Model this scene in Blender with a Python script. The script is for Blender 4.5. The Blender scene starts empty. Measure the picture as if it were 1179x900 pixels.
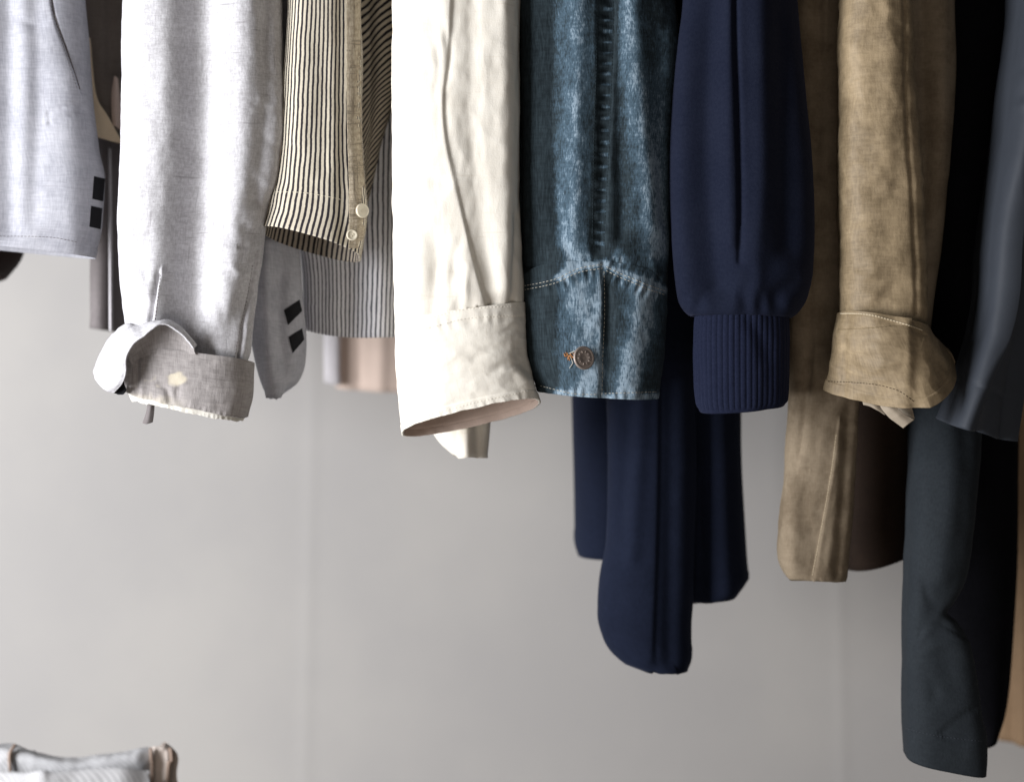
import bpy, bmesh, math
import numpy as np
from mathutils import Vector
from mathutils.bvhtree import BVHTree

scene = bpy.context.scene
COL = scene.collection

# ------------------------------------------------------------------ camera model
D = 1.7            # camera to the plane of the sleeves (m)
S = 0.0008         # metres per photo pixel on that plane
CX, CY = 589.5, 450.0
CAM = np.array([0.0, -D, 0.0])

def at(px, py, Y):
    """point at depth Y seen at photo pixel (px, py)"""
    k = S * (D + Y) / D
    return np.array([(px - CX) * k, Y, (CY - py) * k])

def to_px(P):
    k = S * (D + P[..., 1]) / D
    return CX + P[..., 0] / k, CY - P[..., 2] / k

# ------------------------------------------------------------------ noise
_rng = np.random.RandomState(7)
_perm = _rng.permutation(256)
_perm = np.concatenate([_perm, _perm, _perm])
_grad = _rng.normal(size=(256, 3)); _grad /= np.linalg.norm(_grad, axis=1)[:, None]

def perlin(x, y, z):
    xi = np.floor(x).astype(int); yi = np.floor(y).astype(int); zi = np.floor(z).astype(int)
    xf, yf, zf = x - xi, y - yi, z - zi
    f = lambda t: t * t * t * (t * (t * 6 - 15) + 10)
    u, v, w = f(xf), f(yf), f(zf)
    def g(dx, dy, dz):
        h = _perm[(_perm[(_perm[(xi + dx) & 255] + yi + dy) & 255] + zi + dz) & 255]
        G = _grad[h]
        return G[..., 0] * (xf - dx) + G[..., 1] * (yf - dy) + G[..., 2] * (zf - dz)
    L = lambda a, b, t: a + (b - a) * t
    return L(L(L(g(0,0,0), g(1,0,0), u), L(g(0,1,0), g(1,1,0), u), v),
             L(L(g(0,0,1), g(1,0,1), u), L(g(0,1,1), g(1,1,1), u), v), w) * 1.6

def sstep(a, b, x):
    t = np.clip((x - a) / (b - a), 0, 1)
    return t * t * (3 - 2 * t)

# ------------------------------------------------------------------ interpolation
def pchip(t, Y, tq):
    t = np.asarray(t, float); Y = np.asarray(Y, float)
    h = np.diff(t); dl = np.diff(Y, axis=0) / h[:, None]
    m = np.zeros_like(Y)
    m[0] = dl[0]; m[-1] = dl[-1]
    for i in range(1, len(t) - 1):
        a, b = dl[i - 1], dl[i]
        w1, w2 = 2 * h[i] + h[i - 1], h[i] + 2 * h[i - 1]
        ok = a * b > 0
        aa = np.where(ok, a, 1); bb = np.where(ok, b, 1)
        m[i] = np.where(ok, (w1 + w2) / (w1 / aa + w2 / bb), 0)
    k = np.clip(np.searchsorted(t, tq, side='right') - 1, 0, len(t) - 2)
    s = ((tq - t[k]) / h[k])[:, None]; hk = h[k][:, None]
    return ((1 + 2*s) * (1 - s)**2) * Y[k] + s * (1 - s)**2 * hk * m[k] + s*s*(3 - 2*s) * Y[k+1] + s*s*(s - 1) * hk * m[k+1]

def catmull(P, n):
    """resample control points P [k, ...] to n points with a Catmull-Rom curve"""
    P = np.asarray(P, float); k = len(P)
    if k == 2:
        t = np.linspace(0, 1, n).reshape((n,) + (1,) * (P.ndim - 1))
        return P[0] * (1 - t) + P[1] * t
    E = np.concatenate([[2 * P[0] - P[1]], P, [2 * P[-1] - P[-2]]])
    q = np.linspace(0, k - 1, n); i = np.minimum(q.astype(int), k - 2)
    t = (q - i).reshape((n,) + (1,) * (P.ndim - 1))
    a, b, c, d = E[i], E[i + 1], E[i + 2], E[i + 3]
    return 0.5 * (2*b + (c - a) * t + (2*a - 5*b + 4*c - d) * t**2 + (-a + 3*b - 3*c + d) * t**3)

def line_dist(px, py, pts):
    """distance, signed distance (+ = right of a downward line) and arc position along a polyline, in photo pixels"""
    best = np.full(px.shape, 1e9); sg = np.zeros(px.shape); arc = np.zeros(px.shape); acc = 0.0
    for (x0, y0), (x1, y1) in zip(pts[:-1], pts[1:]):
        dx, dy = x1 - x0, y1 - y0; L = math.hypot(dx, dy)
        t = np.clip(((px - x0) * dx + (py - y0) * dy) / (L * L), 0, 1)
        qx, qy = x0 + t * dx, y0 + t * dy
        d = np.hypot(px - qx, py - qy)
        s = np.sign(dy * (px - x0) - dx * (py - y0))
        m = d < best
        best = np.where(m, d, best); sg = np.where(m, s, sg); arc = np.where(m, acc + t * L, arc)
        acc += L
    return best, best * sg, arc

def smooth_line(pts, n=24):
    return [tuple(p) for p in catmull(np.array(pts, float), n)] if len(pts) > 2 else pts

def folds_at(px, py, folds):
    out = np.zeros(px.shape)
    for f in folds:
        k = f[0]
        if k == 'b':
            (cx, cy, rx, ry), amp = f[1], f[2]
            out += amp * np.exp(-((px - cx) / rx) ** 2 - ((py - cy) / ry) ** 2)
            continue
        pts = smooth_line(f[1]); d, sd, arc = line_dist(px, py, pts)
        amp, w = f[2], f[3]
        tot = sum(math.hypot(a[0]-b[0], a[1]-b[1]) for a, b in zip(pts[:-1], pts[1:]))
        taper = np.ones(px.shape)
        if k == 'v':
            out += amp * np.exp(-(d / w) ** 2)
        elif k == 't':      # tapers to nothing at both ends
            out += amp * np.exp(-(d / w) ** 2) * np.sin(np.clip(arc / tot, 0, 1) * math.pi) ** 0.7
        elif k == 's':
            Ld = f[4] if len(f) > 4 else 40
            e = np.exp(-np.maximum(sd, 0) / Ld) * 0.5 * (1 + np.tanh(sd / w))
            inside = (arc > 0.5) & (arc < tot - 0.5)
            out += amp * e * np.where(inside, 1, np.exp(-(d / (3 * w)) ** 2))
        elif k == 'p':
            wl = f[4]
            ph = np.sin(arc / wl * 2 * math.pi + 1.3 * np.sin(arc / wl * 1.7))
            out += amp * ph * np.exp(-(d / w) ** 2)
    return out

# ------------------------------------------------------------------ mesh from arrays
def build_mesh(name, V, quads, uvs, mat, parent=None, tris=None, wear_shade=None, mats=None, midx=None):
    me = bpy.data.meshes.new(name)
    V = np.asarray(V, np.float32); quads = np.asarray(quads, np.int32)
    me.vertices.add(len(V)); me.vertices.foreach_set('co', V.ravel())
    nq = len(quads)
    me.loops.add(nq * 4); me.loops.foreach_set('vertex_index', quads.ravel())
    me.polygons.add(nq); me.polygons.foreach_set('loop_start', np.arange(nq, dtype=np.int32) * 4)
    me.polygons.foreach_set('use_smooth', np.ones(nq, bool))
    me.materials.append(mat)
    for m in (mats or []): me.materials.append(m)
    if midx is not None: me.polygons.foreach_set('material_index', np.asarray(midx, np.int32))
    uvl = me.uv_layers.new(name='UVMap')
    uvl.data.foreach_set('uv', np.asarray(uvs, np.float32).ravel())
    if wear_shade is not None:
        a = me.attributes.new('wear_shade', 'FLOAT', 'POINT'); a.data.foreach_set('value', np.asarray(wear_shade, np.float32))
    me.update(calc_edges=True)
    o = bpy.data.objects.new(name, me); COL.objects.link(o)
    if parent is not None:
        o.parent = parent
        o.matrix_parent_inverse.identity()
        o.location = [-c for c in parent.location]
    return o

def grid_normals(P, wrap):
    if wrap:
        du = np.roll(P, -1, 1) - np.roll(P, 1, 1)
    else:
        du = np.gradient(P, axis=1)
    dv = np.gradient(P, axis=0)
    n = np.cross(du, dv)
    return n / (np.linalg.norm(n, axis=2, keepdims=True) + 1e-12)

def tube(name, rows, Y, mat, parent, b=35, nu=220, nv=180, n=2.2, folds=(), wrinkles=(), thick=1.0, inner=0.3,
         hem=None, fray=0, wear_shade=None, ribs=None, lining=None, sag=None, seed=0.0, front_only=True, ext=True):
    """closed cloth tube.  row = (xl, yl, xr, yr[, b_mm[, tilt_px[, apex[, dY_mm]]]])"""
    R = []
    for r in rows:
        r = list(r) + [None] * (9 - len(r))
        R.append([r[0], r[1], r[2], r[3], b if r[4] is None else r[4], r[5] or 0, r[6] or 0, r[7] or 0, r[8] or n])
    R = np.array(R, float)
    t = np.concatenate([[0], np.cumsum(np.maximum(np.abs(np.diff((R[:, 1] + R[:, 3]) / 2)), 2))])
    q = np.linspace(0, t[-1], nv)
    Q = pchip(t, R, q)
    # denser columns at the front; column 0 sits at the back
    s = np.arange(nu) / nu * 2 * math.pi
    phi = s + 0.35 * np.sin(s)            # 0 = back, pi = front
    cx = -np.sin(phi); cy = np.cos(phi)
    cx0, cy0 = cx, cy
    P = np.zeros((nv, nu, 3))
    for i in range(nv):
        xl, yl, xr, yr, bb, tl, ap, dy, nn = Q[i]
        cx = np.sign(cx0) * np.abs(cx0) ** (2 / nn); cy = np.sign(cy0) * np.abs(cy0) ** (2 / nn)
        yc = Y + dy / 1000
        Lp, Rp = at(xl, yl, yc), at(xr, yr, yc)
        k = S * (D + yc) / D
        c = cx + ap * (1 - cx ** 2)
        P[i] = (Lp + Rp) / 2 + c[:, None] * (Rp - Lp) / 2
        P[i, :, 1] += cy * bb / 1000
        P[i, :, 2] += -cy * tl * k
    N = grid_normals(P, True)
    cen = P.mean(axis=1, keepdims=True)
    if np.mean(np.sum((P - cen) * N, axis=2)) < 0: N = -N
    px, py = to_px(P)
    fw = sstep(0.02, 0.45, -N[..., 1]) if front_only else np.ones(px.shape)
    d = np.zeros(px.shape)
    if folds: d += folds_at(px, py, folds) * fw / 1000
    for w in wrinkles:
        amp, sx, sz, sd = w[:4]; mode = w[4] if len(w) > 4 else 'n'
        sk = w[5] if len(w) > 5 else 0.0
        qx = P[..., 0] / sx * 1000; qy = P[..., 1] / sx * 1000; qz = P[..., 2] / sz * 1000 + sk * qx
        v = perlin(qx + sd * 3.1, qy + sd * 7.7, qz + sd * 1.3)
        if mode == 'r': v = 1 - 2.2 * np.abs(v)
        if mode == 'c': v = -np.exp(-(v / 0.10) ** 2)     # thin creases
        d += amp / 1000 * v
    arcv = np.concatenate([np.zeros((1, nu)), np.cumsum(np.linalg.norm(np.diff(P, axis=0), axis=2), axis=0)])
    fromend = arcv[-1][None, :] - arcv
    if hem:
        hd, ha = hem
        d += ha / 1000 * (1 - sstep(hd * 0.8, hd * 1.15, fromend * 1000)) - 0.5 * ha / 1000 * np.exp(-((fromend * 1000 - hd * 0.97) / 0.9) ** 2)
    du = np.linalg.norm(np.roll(P, -1, 1) - P, axis=2)
    per = du.sum(axis=1).mean()
    uu = np.concatenate([[0], np.cumsum(du.mean(axis=0))]); uu = uu / uu[-1] * per
    if ribs:
        wl, amp, y0, y1 = ribs
        nr = max(1, round(per * 1000 / wl))
        ph = uu[:-1] / per * nr * 2 * math.pi
        prof = (np.abs(np.sin(ph / 2)) ** 0.7 - 0.6)
        d += amp / 1000 * prof[None, :] * sstep(0, 3, fromend * 1000 - y0)
    P2 = P + N * d[..., None]
    if fray:
        fz = 1.3 * perlin(uu[:-1] * 70 + seed, uu[:-1] * 0 + 3.3, uu[:-1] * 0) + 0.45 * perlin(uu[:-1] * 330 + seed, uu[:-1] * 0 + 9.3, uu[:-1] * 0)
        P2[..., 2] -= (fz[None, :] * fray / 1000) * (1 - sstep(0, 9, fromend * 1000))
        P2 += N * (perlin(uu[:-1] * 300, uu[:-1] * 0, uu[:-1] * 0 + 5) * fray / 1800)[None, :, None] * (1 - sstep(0, 6, fromend * 1000))[..., None]
    N2 = grid_normals(P2, True)
    if np.mean(np.sum((P2 - cen) * N2, axis=2)) < 0: N2 = -N2
    # inner wall near the open lower end
    i0 = int(nv * (1 - inner)) if inner else nv
    V = [P2.reshape(-1, 3)]
    if inner:
        In = P2[i0:] - N2[i0:] * thick / 1000
        V.append(In.reshape(-1, 3))
    V = np.concatenate(V)
    j = np.arange(nu); j1 = (j + 1) % nu
    quads, uvs, mi = [], [], []
    vv = arcv.mean(axis=1)
    def uvq(i_a, i_b, flip=False):
        a = np.stack([uu[:-1], np.full(nu, vv[i_a])], 1); bq = np.stack([uu[1:], np.full(nu, vv[i_a])], 1)
        c = np.stack([uu[1:], np.full(nu, vv[i_b])], 1); dd = np.stack([uu[:-1], np.full(nu, vv[i_b])], 1)
        return np.stack([dd, c, bq, a], 1) if not flip else np.stack([a, bq, c, dd], 1)
    for i in range(nv - 1):
        quads.append(np.stack([(i + 1) * nu + j, (i + 1) * nu + j1, i * nu + j1, i * nu + j], 1)); uvs.append(uvq(i, i + 1)); mi.append(np.zeros(nu, int))
    if inner:
        base = nv * nu; m = nv - i0; ml = 1 if lining else 0
        for i in range(m - 1):
            quads.append(np.stack([base + i * nu + j, base + i * nu + j1, base + (i + 1) * nu + j1, base + (i + 1) * nu + j], 1))
            uvs.append(uvq(i0 + i, i0 + i + 1, True)); mi.append(np.full(nu, ml))
        a = (nv - 1) * nu; c = base + (m - 1) * nu
        quads.append(np.stack([c + j, c + j1, a + j1, a + j], 1)); uvs.append(uvq(nv - 1, nv - 1)); mi.append(np.zeros(nu, int))
    W = None
    if wear_shade is not None:
        px2, py2 = to_px(P2)
        w0 = np.clip(wear_shade(px2, py2, d * 1000) * sstep(-0.1, 0.3, -N2[..., 1]), 0, 1)
        W = w0.reshape(-1)
        if inner: W = np.concatenate([W, w0[i0:].reshape(-1) * 0])
    o = build_mesh(name, V, np.concatenate(quads), np.concatenate(uvs), mat, parent, wear_shade=W,
                   mats=[lining] if lining else None, midx=np.concatenate(mi))
    return o

def sheet(name, grid, mat, parent, thick=0.9, nu=60, nv=60, wrinkles=(), folds=(), wear_shade=None, dy=0):
    """cloth sheet through a grid of (px, py, Y_mm) control points"""
    G = np.array([[at(p[0], p[1], (p[2] + dy) / 1000) for p in r] for r in grid])
    G = catmull(G, nv)
    P = np.swapaxes(catmull(np.swapaxes(G, 0, 1), nu), 0, 1)
    N = grid_normals(P, False)
    if N[..., 1].mean() > 0: N = -N
    d = np.zeros(P.shape[:2])
    px, py = to_px(P)
    if folds: d += folds_at(px, py, folds) / 1000
    for w in wrinkles:
        amp, sx, sz, sd = w[:4]
        v = perlin(P[..., 0] / sx * 1000 + sd * 3.1, P[..., 1] / sx * 1000 + sd * 7.7, P[..., 2] / sz * 1000 + sd)
        if len(w) > 4 and w[4] == 'c': v = -np.exp(-(v / 0.10) ** 2)
        d += amp / 1000 * v
    A = P + N * d[..., None]; N = grid_normals(A, False)
    if N[..., 1].mean() > 0: N = -N
    B = A - N * thick / 1000
    V = np.concatenate([A.reshape(-1, 3), B.reshape(-1, 3)])
    w_ = np.linalg.norm(np.diff(P, axis=1), axis=2).sum(1).mean(); h_ = np.linalg.norm(np.diff(P, axis=0), axis=2).sum(0).mean()
    us = np.linspace(0, w_, nu); vs = np.linspace(0, h_, nv)
    UV = np.stack(np.meshgrid(us, vs), -1).reshape(-1, 2); UV = np.concatenate([UV, UV])
    idx = np.arange(nu * nv).reshape(nv, nu)
    q = np.stack([idx[:-1, :-1], idx[1:, :-1], idx[1:, 1:], idx[:-1, 1:]], -1).reshape(-1, 4)
    o_ = nu * nv
    Q = [q, q[:, ::-1] + o_]
    for e in (idx[0, :], idx[-1, ::-1], idx[::-1, 0], idx[:, -1]):
        Q.append(np.stack([e[:-1], e[1:], e[1:] + o_, e[:-1] + o_], -1))
    Q = np.concatenate(Q)
    W = None
    if wear_shade is not None:
        w0 = np.clip(wear_shade(px, py, d * 1000), 0, 1).reshape(-1); W = np.concatenate([w0, w0])
    return build_mesh(name, V, Q, UV[Q.reshape(-1)], mat, parent, wear_shade=W)

# ------------------------------------------------------------------ things laid on a finished surface
def bvh_of(*objs):
    T = []
    for o in objs:
        bm = bmesh.new(); bm.from_mesh(o.data)
        off = o.location if o.parent is None else o.location + o.parent.location
        bmesh.ops.translate(bm, verts=bm.verts, vec=off)
        T.append(BVHTree.FromBMesh(bm)); bm.free()
    return T

def drape(trees, pts, Yfall=0.0):
    out = []
    for x, y in pts:
        tgt = at(x, y, 0.0); dr = Vector(tgt - CAM).normalized()
        best = None
        for T in trees:
            h = T.ray_cast(Vector(CAM), dr)
            if h[0] is not None and (best is None or h[3] < best[3]): best = h
        if best is None: continue
        nrm = best[1]
        if nrm.dot(dr) > 0: nrm = -nrm
        out.append((best[0], nrm))
    return out

def stitches(name, trees, lines, mat, parent, length=2.3, gap=1.0, r=0.28, lift=0.12, cont=False):
    """sewn thread: short rounded stitches along lines draped over the cloth, one part per seam"""
    for pts in lines:
        bm = bmesh.new()
        tot = sum(math.hypot(a[0]-b[0], a[1]-b[1]) for a, b in zip(pts[:-1], pts[1:]))
        n = max(8, int(tot / 1.0))
        sm = drape(trees, smooth_line(pts, n) if len(pts) > 2 else [tuple(np.array(pts[0]) * (1 - t) + np.array(pts[1]) * t) for t in np.linspace(0, 1, n)])
        if len(sm) < 3: bm.free(); continue
        C = np.array([p + nn * lift / 1000 for p, nn in sm]); NN = np.array([nn for p, nn in sm])
        seg = np.linalg.norm(np.diff(C, axis=0), axis=1); cum = np.concatenate([[0], np.cumsum(seg)])
        good = seg < 0.006
        s0 = 0.0
        while s0 + length / 1000 < cum[-1]:
            a, b_ = s0, s0 + length / 1000
            k = min(np.searchsorted(cum, a), len(seg) - 1)
            if good[max(k - 1, 0)] and good[k]:
                ring = []
                for tt, rr in ((0, .35), (.2, 1), (.8, 1), (1, .35)):
                    sq = a + (b_ - a) * tt
                    p = np.array([np.interp(sq, cum, C[:, c]) for c in range(3)])
                    nn = np.array([np.interp(sq, cum, NN[:, c]) for c in range(3)])
                    p2 = np.array([np.interp(min(sq + .0005, cum[-1]), cum, C[:, c]) for c in range(3)]); p1 = np.array([np.interp(max(sq - .0005, 0), cum, C[:, c]) for c in range(3)])
                    tg = p2 - p1; tg /= np.linalg.norm(tg) + 1e-9
                    sd = np.cross(tg, nn); sd /= np.linalg.norm(sd) + 1e-9
                    up = np.cross(sd, tg)
                    p = p - nn * (0.25 * r / 1000 if rr < 1 else 0)
                    ring.append([bm.verts.new(p + (sd * math.cos(g) + up * math.sin(g)) * r * rr / 1000) for g in np.linspace(0, 2 * math.pi, 6, endpoint=False)])
                for A_, B_ in zip(ring[:-1], ring[1:]):
                    for g in range(6):
                        bm.faces.new([A_[g], A_[(g + 1) % 6], B_[(g + 1) % 6], B_[g]])
                bm.faces.new(ring[0][::-1]); bm.faces.new(ring[-1])
            s0 += (length + gap) / 1000
        for f in bm.faces: f.smooth = True
        link_bm(name, bm, mat, parent)

def link_bm(name, bm, mat, parent=None):
    bmesh.ops.recalc_face_normals(bm, faces=bm.faces)
    me = bpy.data.meshes.new(name); bm.to_mesh(me); bm.free()
    me.materials.append(mat)
    o = bpy.data.objects.new(name, me); COL.objects.link(o)
    if parent is not None:
        o.parent = parent; o.location = [-c for c in parent.location]
    return o

def lathe_bm(bm, prof, c, nrm, up=None, seg=40, sx=1.0):
    """turned disc: prof = [(radius, height)] in metres about axis nrm through c"""
    n = Vector(nrm).normalized(); u = n.orthogonal().normalized() if up is None else (Vector(up) - n * Vector(up).dot(n)).normalized()
    v = n.cross(u); rings = []
    for r, h in prof:
        if r < 1e-7:
            rings.append([bm.verts.new(Vector(c) + n * h)])
        else:
            rings.append([bm.verts.new(Vector(c) + n * h + (u * math.cos(g) * sx + v * math.sin(g)) * r) for g in np.linspace(0, 2 * math.pi, seg, endpoint=False)])
    for A, B in zip(rings[:-1], rings[1:]):
        for g in range(seg):
            a = [A[g % len(A)], A[(g + 1) % len(A)], B[(g + 1) % len(B)], B[g % len(B)]]
            a = list(dict.fromkeys(a))
            if len(a) > 2:
                f = bm.faces.new(a); f.smooth = True
    return u, v, n

def bar_bm(bm, pts, r, seg=8):
    pts = [Vector(p) for p in pts]; rings = []
    for i, p in enumerate(pts):
        t = (pts[min(i + 1, len(pts) - 1)] - pts[max(i - 1, 0)]).normalized()
        u = t.orthogonal().normalized(); v = t.cross(u)
        k = 0.55 if i in (0, len(pts) - 1) else 1
        rings.append([bm.verts.new(p + (u * math.cos(g) + v * math.sin(g)) * r * k) for g in np.linspace(0, 2 * math.pi, seg, endpoint=False)])
    for A, B in zip(rings[:-1], rings[1:]):
        for g in range(seg):
            f = bm.faces.new([A[g], A[(g + 1) % seg], B[(g + 1) % seg], B[g]]); f.smooth = True
    bm.faces.new(rings[0][::-1]); bm.faces.new(rings[-1])

# ------------------------------------------------------------------ materials
def new_mat(name):
    m = bpy.data.materials.new(name); m.use_nodes = True
    nt = m.node_tree
    return m, nt, nt.nodes['Principled BSDF']

def N_(nt, kind, **kw):
    n = nt.nodes.new(kind)
    for k, v in kw.items(): setattr(n, k, v)
    return n

def math_(nt, op, a, b=None, c=None, clamp=False):
    n = N_(nt, 'ShaderNodeMath', operation=op); n.use_clamp = clamp
    for i, v in enumerate((a, b, c)):
        if v is None: continue
        if isinstance(v, (int, float)): n.inputs[i].default_value = v
        else: nt.links.new(v, n.inputs[i])
    return n.outputs[0]

def noise_(nt, vec, sx, sy, detail=3, rough=0.55, rot=0, off=0):
    mp = N_(nt, 'ShaderNodeMapping'); mp.inputs['Scale'].default_value = (sx, sy, sx); mp.inputs['Rotation'].default_value = (0, 0, rot)
    mp.inputs['Location'].default_value = (off, off * 1.7, off * .3)
    nt.links.new(vec, mp.inputs['Vector'])
    n = N_(nt, 'ShaderNodeTexNoise'); n.inputs['Scale'].default_value = 1; n.inputs['Detail'].default_value = detail; n.inputs['Roughness'].default_value = rough
    nt.links.new(mp.outputs[0], n.inputs['Vector'])
    return n.outputs['Fac']

def ramp01(nt, v, lo, hi):
    n = N_(nt, 'ShaderNodeMapRange', interpolation_type='SMOOTHSTEP')
    n.inputs[1].default_value = lo; n.inputs[2].default_value = hi
    nt.links.new(v, n.inputs[0]); return n.outputs[0]

def mixc(nt, f, a, b):
    n = N_(nt, 'ShaderNodeMix', data_type='RGBA')
    for i, v in ((0, f), (6, a), (7, b)):
        if isinstance(v, (int, float)): n.inputs[i].default_value = v
        elif isinstance(v, tuple): n.inputs[i].default_value = tuple(v) + (1,)
        else: nt.links.new(v, n.inputs[i])
    return n.outputs[2]

def cloth(name, base, second, mix=0.5, thread=(700, 90), slub=None, broad=0.25, bump=0.35, bdist=0.0006, rough=0.9,
          sheen=0.0, spec=0.25, stripes=None, wear_shade=None, wearcol=None, sheencol=(1, 1, 1), denim=False, hw=.45):
    m, nt, bs = new_mat(name)
    uv = N_(nt, 'ShaderNodeUVMap').outputs[0]
    obj = N_(nt, 'ShaderNodeTexCoord').outputs['Object']
    wv = noise_(nt, uv, thread[0], thread[1], 3, 0.6)
    wh = noise_(nt, uv, thread[1], thread[0], 3, 0.6, off=5)
    w = math_(nt, 'MULTIPLY_ADD', wv, 1 - hw, math_(nt, 'MULTIPLY', wh, hw))
    f = ramp01(nt, w, 0.34, 0.66)
    f = math_(nt, 'MULTIPLY', f, mix)
    if broad:
        bn = noise_(nt, obj, 24, 24, 5, 0.6)
        f = math_(nt, 'ADD', f, math_(nt, 'MULTIPLY', ramp01(nt, bn, 0.42, 0.62), broad), clamp=True)
    col = mixc(nt, f, base, second)
    if stripes:
        per, duty, ang, c2 = stripes
        mp = N_(nt, 'ShaderNodeMapping'); mp.inputs['Rotation'].default_value = (0, 0, ang)
        nt.links.new(uv, mp.inputs['Vector'])
        sx = N_(nt, 'ShaderNodeSeparateXYZ'); nt.links.new(mp.outputs[0], sx.inputs[0])
        wob = noise_(nt, uv, 60, 60, 2, .5)
        x = math_(nt, 'ADD', sx.outputs[0], math_(nt, 'MULTIPLY', math_(nt, 'SUBTRACT', wob, .5), per * .35))
        fr = math_(nt, 'FRACT', math_(nt, 'DIVIDE', x, per))
        d = math_(nt, 'ABSOLUTE', math_(nt, 'SUBTRACT', fr, 0.5))
        edge = noise_(nt, uv, 900, 350, 3, .6, off=2)
        d = math_(nt, 'ADD', d, math_(nt, 'MULTIPLY', math_(nt, 'SUBTRACT', edge, .5), .16))
        sm = ramp01(nt, d, duty / 2 - .05, duty / 2 + .05)
        inv = math_(nt, 'SUBTRACT', 1.0, sm)
        col = mixc(nt, inv, col, c2)
    if slub:      # darker slub threads running down and across
        sc, amt, lo = slub
        s1 = ramp01(nt, noise_(nt, uv, 420, 26, 2, .5, off=9), lo, lo + .12)
        s2 = ramp01(nt, noise_(nt, uv, 26, 420, 2, .5, off=12), lo, lo + .12)
        s3 = ramp01(nt, noise_(nt, uv, 230, 150, 3, .6, off=21), lo + .03, lo + .13)
        s = math_(nt, 'MAXIMUM', math_(nt, 'MAXIMUM', s1, s2), s3)
        col = mixc(nt, math_(nt, 'MULTIPLY', s, amt), col, sc)
    if wearcol:
        a = N_(nt, 'ShaderNodeAttribute', attribute_name='wear_shade')
        wf = a.outputs['Fac']
        if denim:
            st = noise_(nt, uv, 760, 190, 4, .68, off=3)
            st2 = noise_(nt, uv, 90, 800, 3, .6, off=8)
            st3 = noise_(nt, uv, 130, 90, 3, .6, off=14)
            tot = math_(nt, 'ADD', math_(nt, 'MULTIPLY', st, .64), math_(nt, 'ADD', math_(nt, 'MULTIPLY', st2, .14), math_(nt, 'MULTIPLY', st3, .22)))
            v = math_(nt, 'ADD', tot, math_(nt, 'MULTIPLY', math_(nt, 'SUBTRACT', wf, .5), .48))
            g1 = ramp01(nt, v, 0.38, 0.66)
            col = mixc(nt, g1, col, wearcol[0])
            g2 = ramp01(nt, v, 0.60, 0.82)
            col = mixc(nt, g2, col, wearcol[1])
        else:
            g = math_(nt, 'MULTIPLY', wf, math_(nt, 'ADD', .55, math_(nt, 'MULTIPLY', w, .9)), clamp=True)
            col = mixc(nt, g, col, wearcol[0])
    nt.links.new(col, bs.inputs['Base Color'])
    bs.inputs['Roughness'].default_value = rough
    bs.inputs['Specular IOR Level'].default_value = spec
    bs.inputs['Sheen Weight'].default_value = sheen
    bs.inputs['Sheen Roughness'].default_value = 0.5
    bs.inputs['Sheen Tint'].default_value = sheencol + (1,)
    fine = noise_(nt, uv, 900, 900, 2, .5, off=31)
    h = math_(nt, 'ADD', math_(nt, 'MULTIPLY', w, .7), math_(nt, 'MULTIPLY', fine, .5))
    bp = N_(nt, 'ShaderNodeBump'); bp.inputs['Strength'].default_value = bump; bp.inputs['Distance'].default_value = bdist
    nt.links.new(h, bp.inputs['Height']); nt.links.new(bp.outputs[0], bs.inputs['Normal'])
    return m

def plain(name, col, rough=.5, metal=0, spec=.5, var=.2, scale=300):
    m, nt, bs = new_mat(name)
    obj = N_(nt, 'ShaderNodeTexCoord').outputs['Object']
    n = noise_(nt, obj, scale, scale, 3, .6)
    dk = tuple(c * (1 - var) for c in col); lt = tuple(min(1, c * (1 + var)) for c in col)
    nt.links.new(mixc(nt, n, dk, lt), bs.inputs['Base Color'])
    bs.inputs['Roughness'].default_value = rough; bs.inputs['Metallic'].default_value = metal; bs.inputs['Specular IOR Level'].default_value = spec
    return m

M = {}
M['pale_grey'] = cloth('pale grey cotton', (.52, .525, .57), (.34, .345, .39), .7, slub=((.26, .25, .28), .3, .655), broad=.3)
M['chambray'] = cloth('light grey chambray', (.69, .685, .71), (.43, .42, .435), .7, thread=(650, 190), slub=((.22, .20, .215), .45, .65), bump=.55, broad=.3)
M['chambray_rev_shade'] = cloth('shaded taupe reverse of chambray', (.43, .40, .39), (.27, .25, .245), .8, slub=((.16, .145, .14), .35, .62), wearcol=[(.66, .60, .48)], bump=.6)  # reverse side of the cloth, its taupe also carries the turned-in shade
M['white_fray'] = cloth('raw white edge', (.80, .78, .72), (.66, .62, .54), .5)
M['black_tape'] = cloth('black woven tape', (.010, .010, .012), (.016, .016, .02), .5)
M['hickory'] = cloth('cream cotton with dark stripes', (.72, .655, .53), (.58, .52, .41), .5, stripes=(.0040, .46, 0, (.03, .027, .032)), bump=.5)
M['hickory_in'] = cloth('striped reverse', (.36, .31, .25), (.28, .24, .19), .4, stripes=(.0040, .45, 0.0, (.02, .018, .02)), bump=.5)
M['hickory_diag'] = cloth('striped cotton on the bias', (.62, .55, .44), (.52, .46, .37), .4, stripes=(.0058, .44, -.85, (.022, .02, .026)), bump=.5)
M['hickory_body'] = cloth('fine striped cotton', (.80, .80, .84), (.66, .66, .70), .4, stripes=(.0052, .34, 0, (.05, .05, .07)), bump=.5)
M['hickory_placket'] = cloth('cream cotton placket', (.52, .45, .34), (.30, .25, .18), .9, thread=(500, 300), bump=.7, slub=((.10, .08, .06), .5, .56))
M['white'] = cloth('white cotton twill', (.92, .88, .79), (.86, .80, .69), .4, thread=(600, 140), broad=.25, bump=.5, rough=.9, slub=((.70, .63, .51), .3, .64))
M['white_in_shade'] = cloth('white shirt reverse in warm shade', (.66, .52, .44), (.56, .44, .37), .5, bump=.5)  # white cloth browned to hold the warm shade inside the cuff
M['denim'] = cloth('indigo denim', (.008, .014, .018), (.030, .046, .056), .8, thread=(600, 80), broad=.2, wearcol=[(.062, .104, .142), (.27, .35, .42)], denim=True, hw=.28, bump=.6)
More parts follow.
